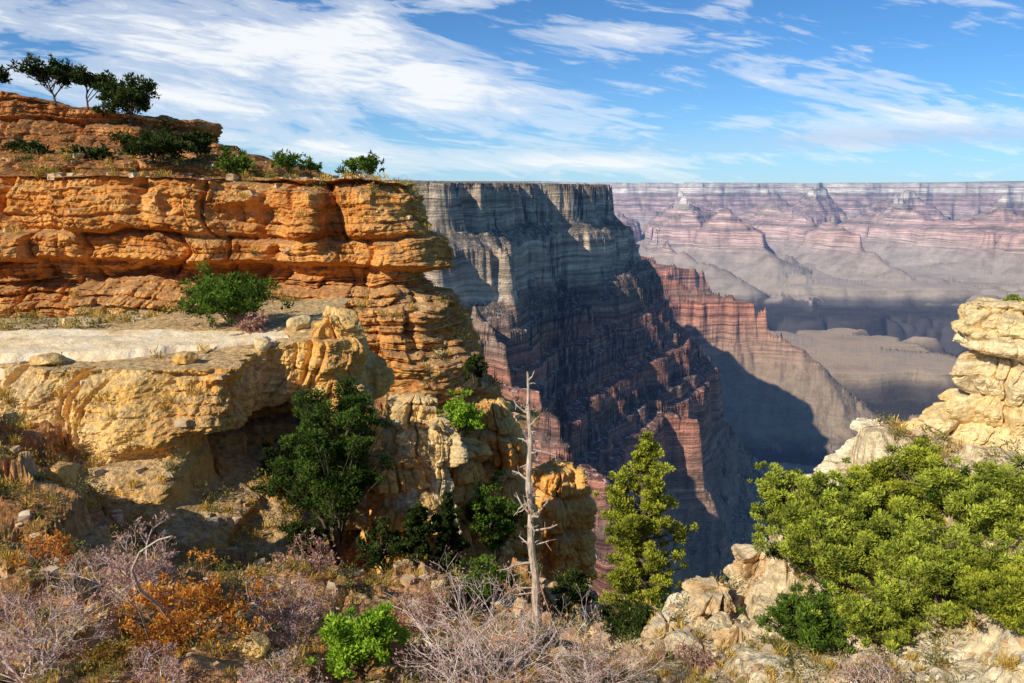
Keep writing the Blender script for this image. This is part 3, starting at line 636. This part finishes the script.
t('conifer_tree','tall yellow-green conifer standing alone against the blue shaded canyon wall','tree',638,640,424,104,20,L_yel,shape='cone',seed=59,dens=1.7,clumps=2.6,crad=.85,bare=.08,rag=.4,leafpx=3.6)
t('juniper_tree','dark shrub at the foot of the tall yellow-green conifer','tree',626,680,604,66,16,L_dark,seed=60,bare=0)
for i,(px,pb,pt,w,D,lf,lab) in enumerate((
  (786,570,452,84,15.5,L_jun,'yellow-green juniper furthest left of the right-hand clump, on the ridge crest'),
  (834,655,478,144,13.5,L_jun,'broad green juniper in the middle of the sunlit right-hand slope'),
  (905,575,450,130,14.5,L_yel,'green juniper directly below the low pale rock knob on the ridge'),
  (994,605,466,142,12.5,L_jun,'bushy juniper below the right-hand rock tower at the picture edge'),
  (936,675,522,140,11,L_jun,'nearest green juniper at lower right among pale stones'),
  (800,690,582,96,11.5,L_pine,'darker green juniper at the lowest left of the right-hand clump'),
  (1008,690,556,126,9.8,L_yel,'yellowish juniper cut by the right edge near the bottom corner'),
  (870,690,576,104,11.0,L_jun,'low juniper between the broad juniper and the nearest one, bottom right'),
  (850,575,464,84,15.2,L_pine,'dark green juniper behind the broad juniper on the ridge side'),
  (955,575,480,92,13.6,L_pine,'rounded juniper in front of the golden sloping shoulder'),
  (895,610,506,94,12.6,L_jun,'dense juniper in the very middle of the right-hand clump'),
  (1014,325,290,44,17.5,L_jun,'small juniper growing on top of the right-hand rock tower'))):
    t('juniper_tree',lab,'tree',px,pb,pt,w,D,lf,seed=70+i,bare=.0,dens=1.15,leafpx=4.2,clumps=2.2 if w>80 else 1.4,snap=(i!=11),crad=.74)
t('leafy_shrub','bright lime green shrub at the bottom left of centre between pinkish bare bushes','shrub',362,690,590,92,10.5,L_bright,seed=90,bare=0,leafpx=6,dens=1.3,clumps=1.4)
b=bush
b('bare_shrub','pinkish leafless bush filling the bottom left corner','shrub',35,700,552,170,9.5,B_twig,L_pink,seed=1,nl=4500,stems=22)
b('bare_shrub','pinkish grey bush above the curved dead branch on the left slope','shrub',135,612,530,110,13,B_twig,L_pink,seed=2,nl=4500,stems=16)
b('bare_shrub','pinkish bare bush just right of the rust-leaved bush','shrub',288,648,572,110,12.5,B_twig,L_pink,seed=3,nl=3500,stems=17)
b('rust_shrub','orange-brown leafed bush on the left foreground slope','shrub',205,672,562,130,11.5,B_twig2,L_or,seed=4,nl=8000,leafpx=5)
b('bare_shrub','large pale leafless bush at bottom centre in front of the dead trunk','shrub',472,720,562,205,9.5,B_twig,L_pink,seed=5,stems=34,nl=2500)
b('bare_shrub','pale leafless bush at the bottom edge right of the dead trunk','shrub',592,725,614,145,9.3,B_twig,L_pink,seed=6,stems=22,nl=1500)
b('bare_shrub','pale twiggy bush at the bottom edge between the rust bush and the lime shrub','shrub',275,722,652,105,9.2,B_twig,L_pink,seed=13,stems=15,nl=1500)
b('bare_shrub','low pale brush at the bottom edge below the rust-leaved bush','shrub',165,728,660,105,9.0,B_twig,L_pink,seed=16,stems=13,nl=1500)
b('rust_shrub','small yellow-orange bush low on the slope below the curved dead branch','shrub',112,690,636,64,10.2,B_twig2,L_grass,seed=14,nl=2500,leafpx=4.5,stems=10,depth=3)
b('rust_shrub','small rusty bush at the upper end of the left slope under the ledge','shrub',50,560,516,56,14.6,B_twig2,L_or,seed=17,nl=1800,leafpx=4,stems=10,depth=3)
b('bare_shrub','reddish bare bush in the shade of the ravine behind the rust-leaved bush','shrub',310,580,530,90,20,B_twig2,L_pink,seed=7,nl=1500,depth=3)
b('bare_shrub','reddish bare bush growing beside the round juniper on the trail ledge','shrub',252,332,306,36,32,B_twig2,L_pink,seed=8,nl=1200,depth=3)
b('bare_shrub','purplish bare bush at the bottom edge on the right below the junipers','shrub',870,720,655,120,9,B_twig,L_pink,seed=9,nl=1500)
b('bare_shrub','tiny brown bush on the pale slope left of the right-hand junipers','shrub',695,680,640,60,11.6,B_twig2,L_pink,seed=10,nl=1200,depth=3)
b('bare_shrub','brown bare bush in the dip behind the pale leafless bush and lime shrub','shrub',420,640,580,90,16,B_twig2,L_pink,seed=12,nl=1500,depth=3)
# dead tree
def snag():
    D=15;a=W(537,650,D);top=W(526,372,D)
    l,_,_=drop(a[0],a[1],a[2]+3)
    z0=l[2]-.1 if l is not None and abs(l[2]-a[2])<2.5 else a[2]
    root=empty('dead_tree',(a[0],a[1],z0));tag(root,'tall bare dead tree trunk with broken branches in the centre foreground','tree')
    n=60;t_=np.linspace(0,1,n);Hh=top[2]-z0
    P=np.stack([(top[0]-a[0])*t_+.035*np.sin(t_*9)+.015*np.sin(t_*27),.03*np.cos(t_*7),Hh*t_],1)
    r_=np.random.default_rng(15)
    ac=Acc();ac.add(*tube(P,(.085*(1-t_)**.7+.017)*(1+.22*vn2(t_*34,0*t_,3)),10));ac.build('trunk',B_snag,root)
    for k in range(50):
        q=.18+.8*r_.random();s=np.array([np.interp(q,t_,P[:,j]) for j in range(3)])
        az=r_.random()*6.283;L=(.10+.6*r_.random()**1.6)*(1.2-q*.5)
        d=np.array([math.cos(az),math.sin(az)*.6,r_.normal(.1,.4)]);d/=np.linalg.norm(d)
        pts=[s]
        for i in range(4):
            d=d+r_.normal(0,.28,3);d/=np.linalg.norm(d);pts.append(pts[-1]+d*L/3.2)
        ac=Acc();ac.add(*tube(pts,np.linspace(.026,.010,5)*(.6+L),4))
        if L>.2:
            for _ in range(3):
                j=r_.integers(1,5);ac.add(*tube([pts[j],pts[j]+d*.08+r_.normal(0,.08,3)],[.008,.004],3))
        ac.build('branch',B_snag,root)
snag()
def deadbranch(name,label,pix,D,r0):
    P=np.array([W(px,py,D-.4*i) for i,(px,py) in enumerate(pix)]);o0=P[0].copy();P=P-o0
    ac=Acc();ac.add(*tube(P,np.linspace(r0,r0*.3,len(P)),6));o=ac.build(name,B_snag,loc=o0,smooth=True);tag(o,label,'branch')
deadbranch('dead_branch','curved pale dead branch arching over the left foreground slope',[(196,652),(178,632),(160,606),(140,590),(132,570),(140,552),(158,540),(172,536)],12,.035)
deadbranch('dead_branch','short dark dead branch standing beside the curved pale one',[(152,668),(150,640),(140,612),(128,600)],11.2,.028)
# ground cover
r_=np.random.default_rng(8)
sa=Acc();ga=Acc();st=Acc()
cube=np.array([[-1,-1,-1],[1,-1,-1],[1,1,-1],[-1,1,-1],[-1,-1,1],[1,-1,1],[1,1,1],[-1,1,1]],float)*.5
cq=np.array([[0,3,2,1],[4,5,6,7],[0,1,5,4],[1,2,6,5],[2,3,7,6],[3,0,4,7]])
for k in range(8000):
    az=math.radians(r_.uniform(-38,40));r=math.exp(r_.uniform(math.log(7),math.log(98)))
    x,y=math.sin(az)*r,math.cos(az)*r
    l,nn,ob=drop(x,y,25)
    if l is None or nn[2]<.4 or ob.name.startswith(('trail','canyon')) : continue
    if ob.parent or ob.name.startswith(('rock_tower','rock_outcrop','rock_pinn','boulder')): continue
    if ob.name.startswith('rock_ledge') and l[2]>-7 and y<33 and r_.random()<.8: continue
    l=np.array(l)
    u_=r_.random()
    if u_<.52:
        s=(.03+.18*r_.random()**3)*(r/12)**.75
        v=cube*(1+.5*r_.normal(size=(8,3))*.5)*s*np.array([1.2,1,.7])
        a_=r_.random()*3;v=v@np.array([[math.cos(a_),-math.sin(a_),0],[math.sin(a_),math.cos(a_),0],[0,0,1]])
        st.add(v+l+[0,0,s*.15],cq)
    elif u_<.8:
        s=(.12+.22*r_.random())*(r/14)**.8
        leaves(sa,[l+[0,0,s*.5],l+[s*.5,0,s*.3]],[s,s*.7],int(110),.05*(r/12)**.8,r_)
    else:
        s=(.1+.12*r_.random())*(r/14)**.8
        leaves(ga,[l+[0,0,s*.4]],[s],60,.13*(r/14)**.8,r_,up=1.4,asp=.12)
tag(sa.build('low_scrub',L_sage),'low grey-green scrub dotted over the rocky slopes','scrub',kind='stuff')
tag(ga.build('dry_grass',L_grass),'dry yellow grass tufts on the slopes and ledge','grass',kind='stuff')
tag(st.build('loose_stones',M_stone),'loose pale stones scattered over the slopes','stones',kind='stuff')
print('veg',time.time()-T0)
# ---------------------------------------------------------------- light, sky, camera
EL=math.radians(34);az_=(-.73,-.68)
S=Vector((az_[0]*math.cos(EL),az_[1]*math.cos(EL),math.sin(EL))).normalized()
L=bpy.data.lights.new('sun','SUN');L.energy=5.0;L.angle=math.radians(.5);L.color=(1,.92,.77)
lo=bpy.data.objects.new('sun',L);C.objects.link(lo);lo.rotation_euler=S.to_track_quat('Z','Y').to_euler()
w=bpy.data.worlds.new('World');bpy.context.scene.world=w;w.use_nodes=True;n=NT(w.node_tree);n.n.clear()
sk=n.n.new('ShaderNodeTexSky');sk.sky_type='NISHITA';sk.sun_disc=False;sk.sun_elevation=EL;sk.sun_rotation=math.atan2(S.x,S.y)
sk.altitude=2000;sk.dust_density=.4;sk.ozone_density=2.0
tc=n.n.new('ShaderNodeTexCoord');x,y,z=n.sep(tc.outputs['Generated'])
yy=n.m('MAXIMUM',y,.05);a=n.m('DIVIDE',x,yy);e=n.m('DIVIDE',z,yy)
def blob(px,py,rx,ry,tilt,amp):
    ca,ea=(px-512)/F,(188-py)/F;c_,s_=math.cos(math.radians(tilt)),math.sin(math.radians(tilt))
    da=n.m('SUBTRACT',a,ca);de=n.m('SUBTRACT',e,ea)
    p=n.m('ADD',n.m('MULTIPLY',da,c_/(rx/F)),n.m('MULTIPLY',de,s_/(rx/F)))
    q=n.m('ADD',n.m('MULTIPLY',da,-s_/(ry/F)),n.m('MULTIPLY',de,c_/(ry/F)))
    d2=n.m('ADD',n.m('MULTIPLY',p,p),n.m('MULTIPLY',q,q))
    return n.m('MULTIPLY',n.m('POWER',2.718,n.m('MULTIPLY',d2,-1)),amp)
tot=None
for bb in ((420,85,210,34,-9,.58),(140,42,250,42,-8,.50),(620,47,90,17,-4,.46),(735,10,28,10,10,.48),(330,150,190,13,-4,.44),(640,162,340,10,2,.34),(890,122,170,12,0,.36),(480,12,150,13,12,.36),(210,108,160,16,-6,.32),(820,90,120,10,-4,.20)):
    v=blob(*bb);tot=v if tot is None else n.m('ADD',tot,v)
cr=math.cos(math.radians(-9));sr=math.sin(math.radians(-9))
u1=n.m('ADD',n.m('MULTIPLY',a,cr),n.m('MULTIPLY',e,sr));v1=n.m('ADD',n.m('MULTIPLY',a,-sr),n.m('MULTIPLY',e,cr))
n1=n.noise(n.comb(n.m('MULTIPLY',u1,3.5),n.m('MULTIPLY',v1,17),0.3),1,8,.62,.8)
n2=n.noise(n.comb(n.m('MULTIPLY',u1,12),n.m('MULTIPLY',v1,75),1.3),1,5,.6,1.0)
dens=n.m('ADD',n.m('ADD',n.m('MULTIPLY',n.m('SUBTRACT',n1,.52),1.75),n.m('MULTIPLY',n.m('SUBTRACT',n2,.5),.9)),tot)
cf=n.ramp(dens,[(.05,0),(.3,.42),(.72,.96)],'EASE')
skc=n.mix(1,sk.outputs[0],(.50,.97,1.38),'MULTIPLY')
hzf=n.m('POWER',2.718,n.m('MULTIPLY',n.m('ABSOLUTE',e),-16))
skc=n.mix(n.m('MULTIPLY',hzf,.65),skc,(6.6,8.5,10.6))
fin=n.mix(cf,skc,(11.2,11.5,11.8))
gb=n.m('MULTIPLY',n.m('ADD',blob(930,138,220,9,1,.9),blob(700,150,160,5,1,.5)),n.mr(n1,.35,.65,.35,1))
fin=n.mix(n.m('MINIMUM',n.m('MULTIPLY',gb,.75),.8),fin,(6.9,7.6,9.6))
bg=n.n.new('ShaderNodeBackground');n.put(bg.inputs[0],fin);bg.inputs[1].default_value=.085
ow=n.n.new('ShaderNodeOutputWorld');n.l.new(bg.outputs[0],ow.inputs[0])
cam=bpy.data.cameras.new('camera');cam.sensor_width=36;cam.lens=27;cam.clip_end=90000;cam.clip_start=.1
co=bpy.data.objects.new('camera',cam);C.objects.link(co);co.rotation_euler=(math.pi/2-PITCH,0,0)
bpy.context.scene.camera=co
vs=bpy.context.scene.view_settings;vs.view_transform='Standard';vs.look='None';vs.exposure=0;vs.gamma=1
print('done',time.time()-T0)
